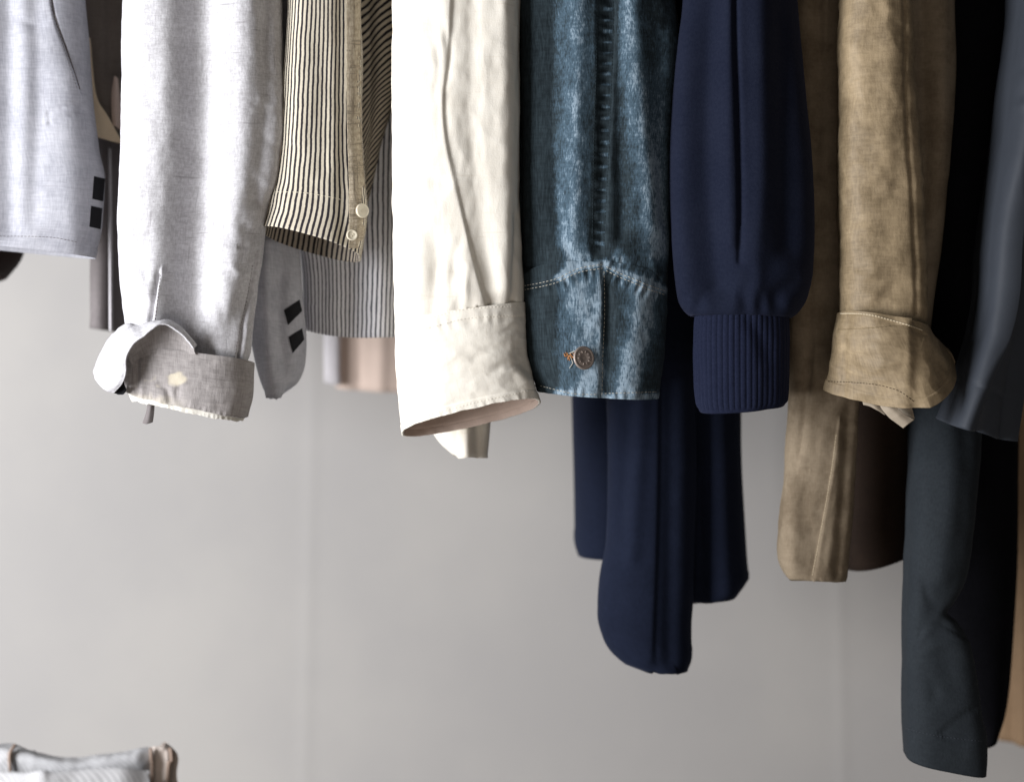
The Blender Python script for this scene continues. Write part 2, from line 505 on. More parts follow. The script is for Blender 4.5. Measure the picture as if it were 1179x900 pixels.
M['denim_in'] = cloth('denim reverse', (.20, .22, .24), (.12, .14, .16), .7)
M['denim_thread'] = plain('worn pale stitching', (.46, .44, .38), .9, var=.35, scale=900)
M['orange_thread'] = plain('rust buttonhole thread', (.42, .20, .08), .9, var=.4, scale=900)
M['bronze'] = plain('aged bronze', (.42, .35, .31), .5, .45, var=.4, scale=500)
M['navy'] = cloth('navy cotton fleece', (.0065, .0092, .0215), (.012, .0155, .031), .6, thread=(500, 300), broad=.25, sheen=.05, sheencol=(.55, .6, 1), bump=.7, spec=.1)
M['navy_rib'] = cloth('navy rib knit', (.0065, .0092, .0235), (.014, .018, .040), .7, thread=(900, 500), broad=.1, sheen=.05, sheencol=(.55, .6, 1), bump=.5, spec=.1)
M['navy_wool'] = cloth('dark navy wool', (.007, .010, .022), (.010, .014, .030), .5, thread=(240, 200), broad=.3, sheen=.04, sheencol=(.4, .55, 1), bump=.8, spec=.1)
M['tan'] = cloth('tan waxed cotton', (.205, .152, .088), (.44, .335, .205), .4, thread=(560, 110), broad=.5, bump=.6, rough=.6, spec=.4)
M['tan_body'] = cloth('khaki cotton', (.27, .215, .15), (.165, .125, .082), .4, thread=(700, 160), broad=.6, bump=.4, rough=.8)
M['tan_in'] = cloth('pale cotton reverse', (.47, .40, .31), (.36, .30, .23), .4)
M['tan_thread'] = plain('light tan thread', (.55, .46, .32), .9, var=.3, scale=900)
M['shaded_brown'] = cloth('tan jacket shaded brown', (.022, .014, .010), (.014, .009, .007), .5, spec=.1)  # dark brown puts the shade on the tan jacket's back into its colour
M['black'] = cloth('black wool', (.0035, .0035, .0045), (.006, .006, .008), .5, spec=.04)
M['slate'] = cloth('slate blue nylon', (.042, .049, .062), (.033, .038, .048), .4, thread=(900, 900), broad=.2, bump=.2, rough=.65, spec=.25)
M['slate_dark'] = cloth('dark slate nylon', (.025, .031, .037), (.017, .021, .026), .7, thread=(500, 220), broad=.25, bump=.5, rough=.8, spec=.15)
M['taupe'] = cloth('taupe wool', (.17, .145, .125), (.12, .10, .085), .6)
M['cream'] = cloth('cream lining', (.80, .66, .46), (.66, .52, .36), .4)
M['grey_wool'] = cloth('mid grey wool', (.20, .18, .18), (.15, .135, .135), .5)
M['pale_edge'] = cloth('pale piping', (.62, .60, .62), (.5, .48, .5), .4)
M['dark_brown'] = cloth('blackish brown wool', (.028, .020, .018), (.018, .013, .012), .5, spec=.1)
M['beige'] = cloth('beige cotton', (.62, .50, .43), (.54, .43, .37), .4)
M['brown_coat'] = cloth('brown cotton', (.30, .20, .12), (.22, .145, .085), .5)
M['ticking'] = cloth('white ticking', (.56, .56, .57), (.46, .46, .47), .4, stripes=(.0044, .35, .5, (.36, .36, .37)), bump=.4)
M['brown_band'] = cloth('brown band', (.27, .20, .16), (.21, .155, .12), .5)
M['taupe_band'] = cloth('pale taupe band', (.48, .42, .38), (.40, .35, .31), .4)
M['pearl'] = plain('cream button', (.72, .66, .52), .35, 0, .5, var=.1)
M['thread_white'] = plain('cream thread', (.74, .68, .54), .9, var=.2, scale=900)

# ------------------------------------------------------------------ things
def thing(name, label, cat, loc, group=None):
    o = bpy.data.objects.new(name, None); COL.objects.link(o)
    o.empty_display_size = .05
    o.location = at(loc[0], loc[1], loc[2]).tolist(); o['label'] = label; o['category'] = cat
    if group: o['group'] = group
    return o

WR_SOFT = [(1.2, 45, 120, 1), (.35, 14, 40, 2)]
WR_COTTON = [(1.5, 38, 90, 3), (.4, 14, 40, 4)]
TOP = -330

# ---- dark coat at the left edge
g = thing('dark_coat', 'blackish brown coat at the left edge, only its rounded hem showing below the pale shirt', 'coat', (-30, 325, .20))
tube('body', [(-110, TOP, 20, TOP), (-110, 150, 26, 150), (-108, 285, 29, 270), (-100, 312, 22, 296), (-90, 330, 4, 318)], .20, M['dark_brown'], g, b=60, nu=120, nv=110, wrinkles=WR_SOFT)

# ---- pale grey shirt with two black tapes, far left
g = thing('pale_grey_shirt', 'pale grey cotton shirt at far left with a diagonal seam and straight hem', 'shirt', (40, 290, .05))
SH = tube('body', [(-130, TOP, 92, TOP), (-125, 0, 97, 0), (-122, 55, 102, 55), (-120, 110, 105, 110), (-118, 170, 112, 172), (-116, 204, 119, 206), (-115, 250, 117, 258), (-113, 274, 108, 297)],
     .05, M['pale_grey'], g, b=42, nu=240, nv=220, n=2.6, hem=(9, .7),
     folds=[('v', [(40, -60), (43, 120), (38, 250)], -4, 12), ('v', [(78, 90), (84, 200), (86, 290)], 5, 20), ('v', [(8, -50), (10, 260)], -7, 15),
            ('v', [(56, -60), (62, 12), (78, 60), (92, 106)], -3.0, 1.7), ('s', [(58, -60), (64, 12), (80, 60), (94, 106)], -1.6, 1.6, 20), ('v', [(55, 130), (97, 117)], -1.8, 1.6), ('v', [(56, 142), (96, 130)], -1.8, 1.6),
            ('v', [(56, 130), (58, 142)], -.8, 2), ('b', (30, 25, 22, 12), -2.0), ('t', [(15, 18), (40, 28), (62, 18)], -1.6, 4), ('s', [(102, 160), (104, 292)], -1.8, 2, 12)],
     wrinkles=WR_COTTON)
T = bvh_of(SH)
stitches('stitching', T, [[(54, -30), (60, 12), (75, 60), (89, 104)], [(-5, 272), (55, 273), (90, 279)]], M['grey_wool'], g)
stitches('seam_piping', T, [[(56, -40), (62, 12), (78, 60), (93, 106)]], M['grey_wool'], g, r=.65, length=4, gap=-1.2)
for yy in ((203, 229, 109, 121), (237, 261, 105.5, 118)):
    y0, y1, xa, xb = yy
    grid = []
    for v in (0, .5, 1):
        row = []
        for u in (0, .33, .66, 1):
            h = drape(T, [(min(xa + (xb - xa) * u - v * 2, 117.2 - 2.4 * v * (y0 > 220)), y0 + (y1 - y0) * v + 2 * u)])
            px, py = to_px(np.array(h[0][0])) if h else (xa + (xb - xa) * u, y0)
            row.append((xa + (xb - xa) * u - v * 2, y0 + (y1 - y0) * v + 3 * u, (h[0][0].y * 1000 if h else 30) - 1.2))
        grid.append(row)
    sheet('side_tape', grid, M['black_tape'], g, thick=.8, nu=14, nv=20)

# ---- taupe coat with cream facing, behind
g = thing('taupe_coat', 'taupe wool coat with a cream facing edge, hung behind the pale grey shirt', 'coat', (120, 165, .14))
tube('body', [(70, TOP, 156, TOP), (72, 0, 154, 0), (78, 90, 152, 90), (90, 125, 152, 150), (108, 140, 150, 168)], .15, M['taupe'], g, b=38, nu=120, nv=120, folds=[('v', [(128, -50), (130, 80)], -6, 10), ('v', [(140, 80), (134, 150)], 5, 8)], wrinkles=WR_SOFT)
sheet('facing', [[(94, 40, 108), (98, 40, 104), (103, 44, 102)], [(98, 95, 106), (104, 100, 101), (110, 108, 100)], [(101, 128, 104), (112, 128, 100), (124, 134, 100)], [(104, 156, 104), (122, 161, 100), (142, 166, 102)]], M['cream'], g, thick=1.5)
sheet('facing', [[(131, 88, 106), (133, 88, 104), (136, 90, 106)], [(128, 112, 106), (133, 112, 103), (138, 112, 106)], [(129, 145, 106), (134, 146, 103), (140, 150, 106)]], M['beige'], g, thick=1.2, nu=20, nv=30)

# ---- grey coat strip behind
g = thing('grey_coat', 'narrow grey coat hem with a pale piped edge, left of the rolled chambray cuff', 'coat', (126, 380, .2))
tube('body', [(104, TOP, 152, TOP), (106, 100, 152, 100), (110, 200, 152, 200), (112, 300, 150, 300), (112, 379, 148, 384)], .22, M['grey_wool'], g, b=70, nu=110, nv=110, folds=[('v', [(132, 150), (134, 390)], -5, 5)], wrinkles=WR_SOFT, hem=(8, .6))
sheet('piping', [[(124.5, 170, 152), (126, 170, 148), (128, 170, 152)], [(125, 280, 152), (127, 280, 147), (129.5, 280, 152)], [(125.5, 380, 152), (127.5, 381, 148), (130, 381, 152)]], M['pale_edge'], g, thick=1, nu=12, nv=60)

# ---- light grey chambray shirt with rolled cuff
g = thing('chambray_shirt', 'light grey chambray shirt, its sleeve cuff rolled back and frayed', 'shirt', (215, 480, 0))
CH = tube('sleeve', [(140, TOP, 322, TOP), (143, 0, 324, 0, 38), (141, 70, 326, 70), (140, 140, 328, 140), (138.5, 190, 323, 195), (137.5, 250, 309, 245), (137.5, 300, 300, 300), (141, 345, 293, 350, 36), (148, 385, 288, 405, 33), (156, 415, 278, 428, 30)],
     0, M['chambray'], g, nu=300, nv=300, n=2.5, inner=.12,
     folds=[('v', [(226, -320), (228, 0), (228, 140), (224, 250), (220, 330), (218, 400)], -26, 28), ('v', [(282, -300), (284, 60), (274, 220), (262, 330)], 3.5, 16),
            ('v', [(306, -50), (308, 120), (296, 230)], -3, 10), ('s', [(184, 310), (180, 335), (174, 380)], 3.2, 1.2, 20), ('v', [(182, 316), (178, 340), (172, 380)], -2.2, 1.8), ('t', [(178, 300), (171, 340), (168, 380)], 2.0, 5),
            ('t', [(200, 300), (214, 286), (226, 292)], -1.5, 5), ('v', [(295, 290), (289, 340), (281, 375), (275, 415)], -2.4, 1.6), ('s', [(297, 290), (291, 340), (283, 375), (277, 415)], 2.0, 1.4, 14),
            ('s', [(250, 280), (236, 350), (230, 400)], 3.0, 4, 30), ('t', [(250, 400), (276, 360), (292, 310)], -4, 13), ('t', [(296, 150), (318, 170), (327, 172)], -1.3, 5), ('t', [(296, 112), (314, 122), (328, 112)], 1.2, 6), ('t', [(302, 78), (318, 88), (328, 84)], -1.2, 5), ('t', [(292, 196), (308, 212), (322, 206)], 1.2, 6), ('t', [(286, 226), (302, 238), (312, 232)], -1.2, 5), ('t', [(262, 300), (276, 316), (296, 310)], 1.6, 4), ('t', [(148, 290), (160, 318), (170, 345)], 1.6, 5), ('t', [(186, 360), (206, 376), (224, 400)], -1.8, 5), ('t', [(230, 330), (246, 352), (250, 380)], 1.5, 5),
            ('t', [(270, 250), (290, 268), (304, 268)], -2, 7), ('t', [(150, 330), (168, 350), (176, 372)], -1.5, 6)],
     wrinkles=[(1.6, 34, 90, 3), (.7, 13, 26, 4), (.3, 6, 8, 60)])
T = bvh_of(CH)
stitches('seam_stitching', T, [[(291, 305), (284, 345), (276, 380), (270, 412)], [(185, 316), (182, 340), (178, 372)]], M['grey_wool'], g, r=.22)
def wear_cuff(px, py, d):
    n = perlin(px / 7, py / 7, px * 0)
    spot = sstep(1.15, .75, np.hypot((px - 203) / 11, (py - 436) / 8) + .35 * n)
    low = sstep(452, 470, py - (px - 190) * .14 + 6 * n) * sstep(225, 185, px) * .7
    tuft = sstep(.2, .8, n) * sstep(150, 165, px) * sstep(195, 180, px) * sstep(425, 445, py) * .6
    return np.maximum(np.maximum(spot, low), tuft)
CB = tube('rolled_cuff', [(143, 399, 292, 417, 39, 3), (143, 425, 291, 447, 41), (145, 450, 284, 480, 38, -2)], 0, M['chambray_rev_shade'], g, nu=320, nv=90, n=2.8, inner=.9, thick=1.6, fray=1.3,
     folds=[('v', [(158, 400), (157, 452)], -2, 3), ('v', [(165, 405), (164, 452)], 1.5, 4), ('t', [(180, 440), (192, 450), (196, 466)], -2.2, 4), ('t', [(208, 442), (204, 455), (210, 470)], -2, 4), ('p', [(145, 446), (205, 463), (283, 474)], .35, 9, 19)],
     wrinkles=[(.8, 20, 26, 6), (.3, 7, 8, 7)], wear_shade=wear_cuff)
tube('cuff_lining', [(150, 415, 284, 432, 33), (150, 452, 280, 480, 34), (152, 458, 279, 484, 34, -2)], 0, M['white_fray'], g, nu=300, nv=50, n=2.8, inner=.9, thick=1, fray=1.7, seed=4, wrinkles=[(.8, 9, 12, 8)])
sheet('cuff_flap', [[(106, 428, -12), (112, 441, -26), (121, 449, -40), (131, 453, -42)],
                    [(113, 410, -14), (124, 424, -34), (134, 438, -50), (143, 437, -54)],
                    [(124, 390, -16), (134, 402, -40), (141, 414, -55), (145.5, 410, -58)],
                    [(142, 373, -22), (147, 382, -42), (152, 392, -54), (154, 394, -58)],
                    [(161, 374, -34), (163, 378, -46), (166, 382, -54), (168, 383, -58)],
                    [(188, 367, -44), (188, 369, -50), (189, 371, -54), (190, 373, -56)],
                    [(212, 379, -44), (212, 381, -48), (211.5, 383, -50), (211, 385, -52)],
                    [(226, 398, -44), (225, 399, -46), (224, 400, -47), (223, 401, -48)]], M['chambray'], g, thick=1.6, nu=40, nv=140, wrinkles=[(1.5, 13, 16, 9), (.5, 5, 5, 10)])
sheet('turned_lining', [[(147, 408, -50), (160, 389, -48), (188, 371, -44), (210, 384, -42), (224, 400, -40)],
                        [(149, 414, -48), (163, 402, -42), (188, 392, -38), (208, 396, -38), (224, 404, -40)],
                        [(152, 420, -44), (166, 410, -40), (188, 407, -38), (208, 407, -38), (226, 408, -40)]], M['chambray_rev_shade'], g, thick=1, nu=60, nv=30, wrinkles=[(.8, 10, 14, 11)])
sheet('flap_shade', [[(130, 452, -36), (137, 446, -34), (142, 436, -40)], [(133, 453, -26), (139, 450, -26), (144, 446, -30)], [(138, 454, -30), (142, 453, -34), (145, 448, -38)]], M['black_tape'], g, thick=.8, nu=16, nv=16)  # black sheet stands in for the shadow in the hole under the flap
sheet('hanging_tab', [[(170, 455, -6), (174, 455, -8), (178, 455, -6)], [(169, 470, -6), (173, 470, -8), (178, 470, -6)], [(164, 487, -5), (169, 488, -7), (176, 486, -5)]], M['grey_wool'], g, thick=1.2, nu=14, nv=30, wrinkles=[(.5, 6, 12, 12)])
TL = tube('shirt_tail', [(255, TOP, 350, TOP), (258, 0, 350, 0), (266, 250, 344, 255), (276, 320, 348, 328), (286, 380, 352, 392), (296, 425, 350, 418), (303, 446, 342, 440), (311, 459, 322, 454)],
     .075, M['pale_grey'], g, b=30, nu=180, nv=220, n=2.4, inner=.2,
     folds=[('v', [(308, 280), (308, 340), (314, 420), (318, 456)], 9, 10), ('v', [(326, 280), (320, 380), (328, 430)], -4, 9), ('t', [(300, 330), (322, 322), (340, 310)], -2, 8)], wrinkles=WR_COTTON)
T = bvh_of(TL)
for q in ([(327, 357), (345, 345), (348, 358), (332, 374)], [(332.5, 388), (348, 378), (350.5, 391), (337.5, 406)]):
    grid = []
    for v in (0, .5, 1):
        row = []
        for u in (0, .5, 1):
            p = (np.array(q[0]) * (1 - u) + np.array(q[1]) * u) * (1 - v) + (np.array(q[3]) * (1 - u) + np.array(q[2]) * u) * v
            h = drape(T, [tuple(p)])
            row.append((p[0], p[1], (h[0][0].y * 1000 if h else 72) - 1.3))
        grid.append(row)
    sheet('side_tape', grid, M['black_tape'], g, thick=.8, nu=16, nv=16)

# ---- striped jacket
g = thing('striped_jacket', 'cream and black striped cotton jacket with two cream cuff buttons', 'jacket', (385, 390, .02))
ST = tube('sleeve', [(330, TOP, 415, TOP), (333, 0, 415.5, 0), (327, 84, 417, 80), (323, 150, 417, 155), (316, 205, 420, 205), (309, 238, 423, 238), (302, 266, 415, 297, 36, 8)],
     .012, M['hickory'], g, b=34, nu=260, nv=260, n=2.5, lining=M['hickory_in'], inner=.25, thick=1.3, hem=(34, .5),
     folds=[('v', [(392, -100), (394, 120), (396, 290)], -2.6, 8), ('v', [(345, -60), (345, 160)], 3, 14), ('v', [(375, 60), (372, 190)], -1.5, 10), ('s', [(403, -80), (404, 120), (408, 290)], 1.2, 1.5, 20), ('p', [(408, 0), (408, 290)], .5, 6, 9)],
     wrinkles=[(1.1, 30, 60, 13), (.5, 12, 22, 14)])
T = bvh_of(ST)
stitches('stitching', T, [[(315, 221), (350, 222), (385, 228), (395, 231)], [(404, 0), (405, 120), (409, 285)]], M['thread_white'], g)
# placket strip at the right edge of the sleeve
grid = []
for y, xa, xb in ((-60, 399, 414), (60, 399, 415.5), (150, 400, 416.5), (215, 402, 420), (262, 402, 420), (286, 402, 414.5)):
    row = []
    for u in (0, .33, .66, 1):
        x = xa + (xb - xa) * u
        h = drape(T, [(x - 1.2 * u, y)])
        row.append((x, y, (h[0][0].y * 1000 if h else 10) - 1.6 + 4 * (u == 1)))
    grid.append(row)
PK = sheet('placket', grid, M['hickory_placket'], g, thick=1.0, nu=30, nv=200, wrinkles=[(.5, 8, 8, 16), (.25, 4, 4, 17)])
for (x, y, r, nx) in ((417.5, 243, .0066, .75), (405.5, 271, .0050, .3)):
    h = drape(bvh_of(PK, ST), [(min(x, 416), y)])
    c = h[0][0] if h else Vector(at(x, y, -.01)); c = Vector((at(x, y, c.y)[0], c.y - .003, at(x, y, c.y)[2]))
    bm = bmesh.new()
    nr = Vector((nx, -1, .05)).normalized()
    u, v, n = lathe_bm(bm, [(0, -.001), (r, -.001), (r * 1.0, .0006), (r * .94, .0014), (r * .78, .0013), (r * .70, .0008), (r * .2, .0007), (0, .0007)], c, nr)
    b_ = link_bm('button', bm, M['pearl'], g)
    bm = bmesh.new()
    for a in (-1, 1):
        bar_bm(bm, [c + n * .0006 + u * .0012 * a - v * .0014, c + n * .0013 + u * .0012 * a, c + n * .0006 + u * .0012 * a + v * .0014], .0003)
    t_ = link_bm('button_thread', bm, M['thread_white'], None); t_.parent = b_
tube('side_panel', [(398, TOP, 500, TOP), (402, 0, 500, 0), (405, 90, 480, 80), (408, 130, 454, 118), (410, 170, 442, 160), (411, 205, 434, 198), (412, 236, 425, 232)], .085, M['hickory_diag'], g, b=24, nu=140, nv=140, folds=[('v', [(421, -100), (424, 100), (428, 230)], -5, 8), ('v', [(440, -100), (446, 160)], 3, 9)], wrinkles=WR_COTTON)
SB = tube('body', [(330, TOP, 480, TOP), (334, 100, 480, 100), (342, 250, 475, 250), (349, 320, 472, 320), (350, 350, 470, 350), (352, 378, 468, 384, 38, -8)], .115, M['hickory_body'], g, b=36, nu=200, nv=160, n=2.3, inner=.2, hem=(30, .8), thick=1.4,
     folds=[('v', [(400, 180), (396, 300), (400, 380)], -7, 24), ('v', [(435, 150), (438, 390)], 4, 14), ('v', [(365, 250), (368, 380)], -5, 14)], wrinkles=WR_COTTON)

# ---- beige garment far back
g = thing('beige_trousers', 'beige trouser hem with a white stripe, far back behind the striped jacket', 'trousers', (420, 455, .42))
tube('leg', [(384, TOP, 480, TOP), (386, 300, 480, 300), (386, 380, 482, 380), (387, 420, 484, 422), (388, 446, 486, 450, 12, -3)], .43, M['beige'], g, b=14, nu=100, nv=90, wrinkles=WR_COTTON, hem=(14, 1.2), folds=[('v', [(410, 300), (412, 450)], -4, 8), ('v', [(440, 300), (438, 450)], 4, 9)])
tube('stripe', [(370, TOP, 392, TOP), (372, 300, 392, 300), (373, 440, 392, 444)], .41, M['pale_edge'], g, b=6, nu=50, nv=50)

# ---- white shirt
g = thing('white_shirt', 'creamy white cotton shirt with its buttoned-down sleeve cuff opening toward the viewer', 'shirt', (540, 510, 0))
WH = tube('sleeve', [(452, TOP, 598, TOP), (452.5, 0, 598.5, 0), (452, 100, 598, 100), (452, 200, 597, 200), (452.5, 280, 600, 280), (453.5, 340, 603, 335), (455, 372, 603, 356, 33), (462, 392, 596, 380, 29)],
     0, M['white'], g, b=36, nu=320, nv=320, n=2.5, inner=.1,
     folds=[('s', [(560, 350), (551, 320), (541, 280), (527, 220), (514, 160), (511, 110), (517, 60), (522, -40)], 2.8, 1.5, 50),
            ('v', [(545, -40), (543, 120), (550, 230), (566, 345)], -3, 13), ('v', [(580, -60), (582, 200), (580, 330)], 4, 11), ('v', [(594, 250), (590, 350)], -3, 5),
            ('t', [(500, 262), (504, 300), (498, 362)], -2.4, 8), ('t', [(480, 270), (484, 320), (482, 368)], 2.0, 10), ('t', [(531, 270), (524, 300), (520, 350)], -1.4, 6), ('t', [(540, 300), (536, 330), (538, 352)], 1.6, 5),
            ('t', [(510, 20), (516, 60), (509, 110)], -2, 5), ('t', [(498, 40), (506, 70), (500, 120)], -1.2, 5), ('t', [(470, 170), (490, 200), (520, 215)], -1.0, 7), ('p', [(460, 370), (530, 355), (600, 350)], .5, 10, 23)],
     wrinkles=[(.9, 40, 100, 18), (.5, 14, 30, 19), (.35, 7, 14, 62), (.5, 26, 34, 63, 'r')])
WC = tube('cuff', [(454, 369, 604.5, 348, 36, 0), (454.5, 385, 605, 366, 37), (456, 430, 606, 402, 38, 4), (460, 470, 614, 436, 38, 9), (463, 499, 622, 463, 35, 11, .06)],
     0, M['white'], g, nu=320, nv=170, n=2.4, inner=.95, thick=2.2, lining=M['white_in_shade'], hem=(8.5, .9), fray=.55, seed=11,
     folds=[('s', [(604, 363), (560, 366), (530, 369), (495, 378), (455, 385)], -.9, 1.2, 8), ('p', [(455, 388), (500, 377), (540, 368), (604, 364)], .28, 8, 15), ('p', [(463, 486), (540, 470), (615, 452)], .22, 6, 13),
            ('t', [(606, 392), (600, 412), (612, 436)], -3.2, 8), ('t', [(596, 420), (604, 436), (616, 450)], 2.2, 8), ('t', [(540, 415), (565, 402), (595, 400)], -1.2, 6), ('t', [(560, 432), (580, 420), (600, 422)], -1.2, 5), ('t', [(490, 420), (520, 412), (545, 416)], .8, 8), ('t', [(575, 385), (590, 378), (603, 382)], -.8, 4)],
     wrinkles=[(.9, 34, 30, 21), (.3, 12, 9, 22), (.15, 6, 5, 64), (.3, 24, 16, 65, 'r')])
T = bvh_of(WC)
stitches('cuff_stitching', T, [[(456, 373), (495, 366), (530, 357), (560, 354), (603, 352)], [(456, 384), (495, 377), (530, 368), (560, 365), (603, 363)], [(466, 484), (500, 476), (545, 464), (590, 454), (612, 449)]], M['white'], g, r=.25)
tube('shirt_tail', [(470, TOP, 582, TOP), (472, 200, 582, 200), (480, 400, 580, 400), (494, 488, 566, 480), (506, 510, 564, 505), (522, 524, 562, 527)], .07, M['white'], g, b=20, nu=140, nv=180, n=2.3, inner=.15, hem=(5, .4),
     folds=[('v', [(537, 430), (537, 535)], 6, 7), ('v', [(552, 430), (552, 535)], -4, 8), ('s', [(527, 470), (529, 526)], 1.4, 1.5, 10)], wrinkles=WR_COTTON)

# ---- denim jacket
g = thing('denim_jacket', 'faded blue denim jacket sleeve with a bronze cuff button', 'jacket', (690, 462, 0))
seamL = [(604, 328), (625, 324), (643, 319), (667, 308), (697, 303)]
seamR = [(698, 306), (712, 313), (729, 320), (745, 327), (766, 334)]
def wear_shade_denim(px, py, d):
    n = perlin(px / 9, py / 26, px * 0 + 2); n2 = perlin(px / 4, py / 5, px * 0 + 6)
    W = np.full(px.shape, .29) + .20 * n - .62 * sstep(654, 616, px)  # left side darkened in the colour for the white sleeve's shadow
    def band(pts, w, a):
        dd, _, _ = line_dist(px, py, smooth_line(pts)); return a * np.exp(-(dd / w) ** 2)
    up = sstep(318, 296, py - np.abs(px - 697) * .15)
    W += (band([(668, -320), (666, 0), (664, 120), (660, 250), (662, 290)], 17, .50) + band([(718, -320), (722, 0), (735, 110), (748, 220), (754, 290)], 18, .55)
          + band([(640, 0), (640, 200), (648, 280)], 9, .28) + band([(762, 40), (760, 200), (762, 290)], 9, .35)) * up
    W += band([(648, 318), (660, 300), (655, 285)], 6, .4) + band([(706, 296), (716, 303), (712, 288)], 4, .4) + band([(672, 300), (680, 288), (690, 284)], 6, .3)
    W += band(seamL[2:], 4, .9) + band(seamL[:3], 3.5, .40) + band(seamR, 4.5, 1.0)
    cu = sstep(300, 318, py)
    W += (band([(742, 335), (738, 380), (727, 420), (720, 456)], 17, .80) + band([(670, 330), (674, 380), (680, 440)], 18, .62) + band([(650, 335), (645, 400), (650, 440)], 12, .30)
          + band([(690.5, 312), (689, 460)], 3.2, 1.1) + band([(640, 452), (700, 458), (760, 456)], 5, .75) + band([(686, 345), (686, 350)], 6, .4) + band([(686, 366), (684, 370)], 5, .5) + band([(690, 430), (668, 448)], 9, .35)) * cu
    dd, sd, arc = line_dist(px, py, smooth_line(seamR)); W += .35 * sstep(.1, .8, np.sin(arc / 10.5 * 6.28)) * np.exp(-((dd - 9) / 7) ** 2)
    dd, sd, arc = line_dist(px, py, smooth_line(seamL)); W += .25 * sstep(.1, .8, np.sin(arc / 11 * 6.28)) * np.exp(-((dd - 8) / 6) ** 2)
    dd, sd, arc = line_dist(px, py, smooth_line([(702, -320), (700, 0), (697, 120), (690, 285)]))
    W *= 1 - .8 * sstep(15, 9, dd) * up  # seam channel: unworn indigo plus shadow put into the colour
    W += .75 * up * sstep(.3, .9, np.sin(arc / 13 * 6.28 + 1.1 * np.sin(arc / 31))) * np.exp(-(dd / 6) ** 4)
    W -= .3 * np.exp(-((px - 702) / 6) ** 2) * cu
    return W + .10 * n2 * W
vs = [(702, -320), (700, 0), (697, 120), (690, 285)]
DN = tube('sleeve', [(596, TOP, 770, TOP), (597, 0, 777, 0), (600, 60, 783, 60), (601, 120, 777, 122), (601, 200, 773, 205), (602, 260, 771, 265), (604, 305, 769, 310), (607, 330, 767, 336, 36), (614, 350, 760, 352, 31)],
     .012, M['denim'], g, b=39, nu=320, nv=300, n=2.4, inner=.1, wear_shade=wear_shade_denim,
     folds=[('v', [(640, -300), (638, 0), (636, 150), (644, 270)], -5, 13), ('v', [(667, -300), (665, 100), (660, 270)], 5, 12), ('v', [(712, -300), (710, 0), (714, 120), (716, 270)], -4.5, 9), ('v', vs, -4.5, 10),
            ('v', [(724, -100), (736, 110), (750, 260)], 5, 13), ('v', [(763, 40), (762, 250)], -2.5, 9), ('s', [(711, -320), (709, 0), (705, 120), (697, 285)], 1.6, 1.2, 8), ('s', [(690, 285), (688, 120), (686, 0), (686, -320)], 1.4, 1.2, 8), ('p', vs, 1.9, 7, 13.5),
            ('t', [(650, 280), (658, 305), (650, 318)], -2, 5), ('t', [(702, 292), (714, 306), (716, 290)], -2, 4), ('t', [(745, 290), (755, 312), (764, 325)], 1.6, 5), ('p', seamL, .8, 9, 11), ('p', seamR, .8, 9, 10.5)],
     wrinkles=[(1.0, 30, 80, 24), (.45, 9, 16, 25)])
DC = tube('cuff', [(599, 329, 768.5, 336, 40, 28, 0), (601, 350, 768, 352, 41, 12), (604, 385, 766, 390, 41, 1), (610, 425, 762, 428, 40, -3), (619, 449, 757.5, 457, 39, -5)],
     .012, M['denim'], g, nu=340, nv=200, n=2.5, inner=.95, thick=2.2, lining=M['denim_in'], wear_shade=wear_shade_denim, hem=(7, .8),
     folds=[('s', [(693, 300), (694, 360), (692, 410), (690, 462)], -2.8, 1.1, 14), ('v', [(701, 305), (701, 380), (698, 462)], -3.5, 5), ('v', [(736, 330), (726, 450)], 3.5, 16), ('v', [(650, 350), (640, 450)], -2, 14),
            ('p', [(604, 336), (643, 328), (667, 317), (697, 312)], .9, 8, 11), ('p', [(698, 315), (729, 329), (766, 343)], .9, 8, 10.5), ('p', [(620, 446), (690, 455), (758, 452)], .8, 6, 12), ('t', [(668, 345), (682, 350), (692, 346)], -1.4, 5), ('t', [(670, 368), (684, 372), (692, 366)], 1.3, 5), ('b', (655, 410, 12, 10), -1.2)],
     wrinkles=[(.9, 26, 40, 26), (.45, 8, 9, 27)])
T = bvh_of(DC, DN)
o5 = lambda L, dy: [(x, y + dy) for x, y in L]
stitches('topstitching', T, [o5(seamL, 1), o5(seamL, 5.5), o5(seamR, 1), o5(seamR, 5.5), [(695.5, 312), (696, 360), (694, 410), (693, 456)], [(622, 444), (660, 453), (690, 454)], [(696, 453), (757, 451)]], M['denim_thread'], g, r=.32, length=2.6, gap=1.2)
stitches('sleeve_stitching', T, [[(688, -60), (687, 60), (684, 150), (682, 285)], [(708, -60), (705, 60), (702, 150), (695, 285)]], M['denim'], g, r=.35)
# bronze shank button and its worn buttonhole
h = drape(T, [(668, 410)])[0]; cb = Vector(at(672, 412, h[0].y - .0075)); nb = Vector((.55, -1, .10)).normalized()
bm = bmesh.new(); R_ = .0108
lathe_bm(bm, [(0, -.0068), (.0035, -.0068), (.0035, -.001), (R_ * .92, -.0008), (R_, .0002), (R_ * .99, .0010), (R_ * .90, .0016), (R_ * .80, .0013), (R_ * .72, .0010), (R_ * .66, .0013), (R_ * .35, .0015), (R_ * .28, .0011), (R_ * .15, .0010), (0, .0012)], cb, nb, seg=56)
BT = link_bm('button', bm, M['bronze'], g)
bm = bmesh.new(); u = nb.orthogonal().normalized(); v = nb.cross(u)
for k in range(10):          # raised leaf-like ticks on the face of the button
    a = k / 10 * 2 * math.pi; dv = u * math.cos(a) + v * math.sin(a)
    bar_bm(bm, [cb + nb * .0013 + dv * R_ * .40, cb + nb * .0017 + dv * R_ * .52, cb + nb * .0013 + dv * R_ * .64], .0005, 6)
e_ = link_bm('embossing', bm, M['bronze'], None); e_.parent = BT
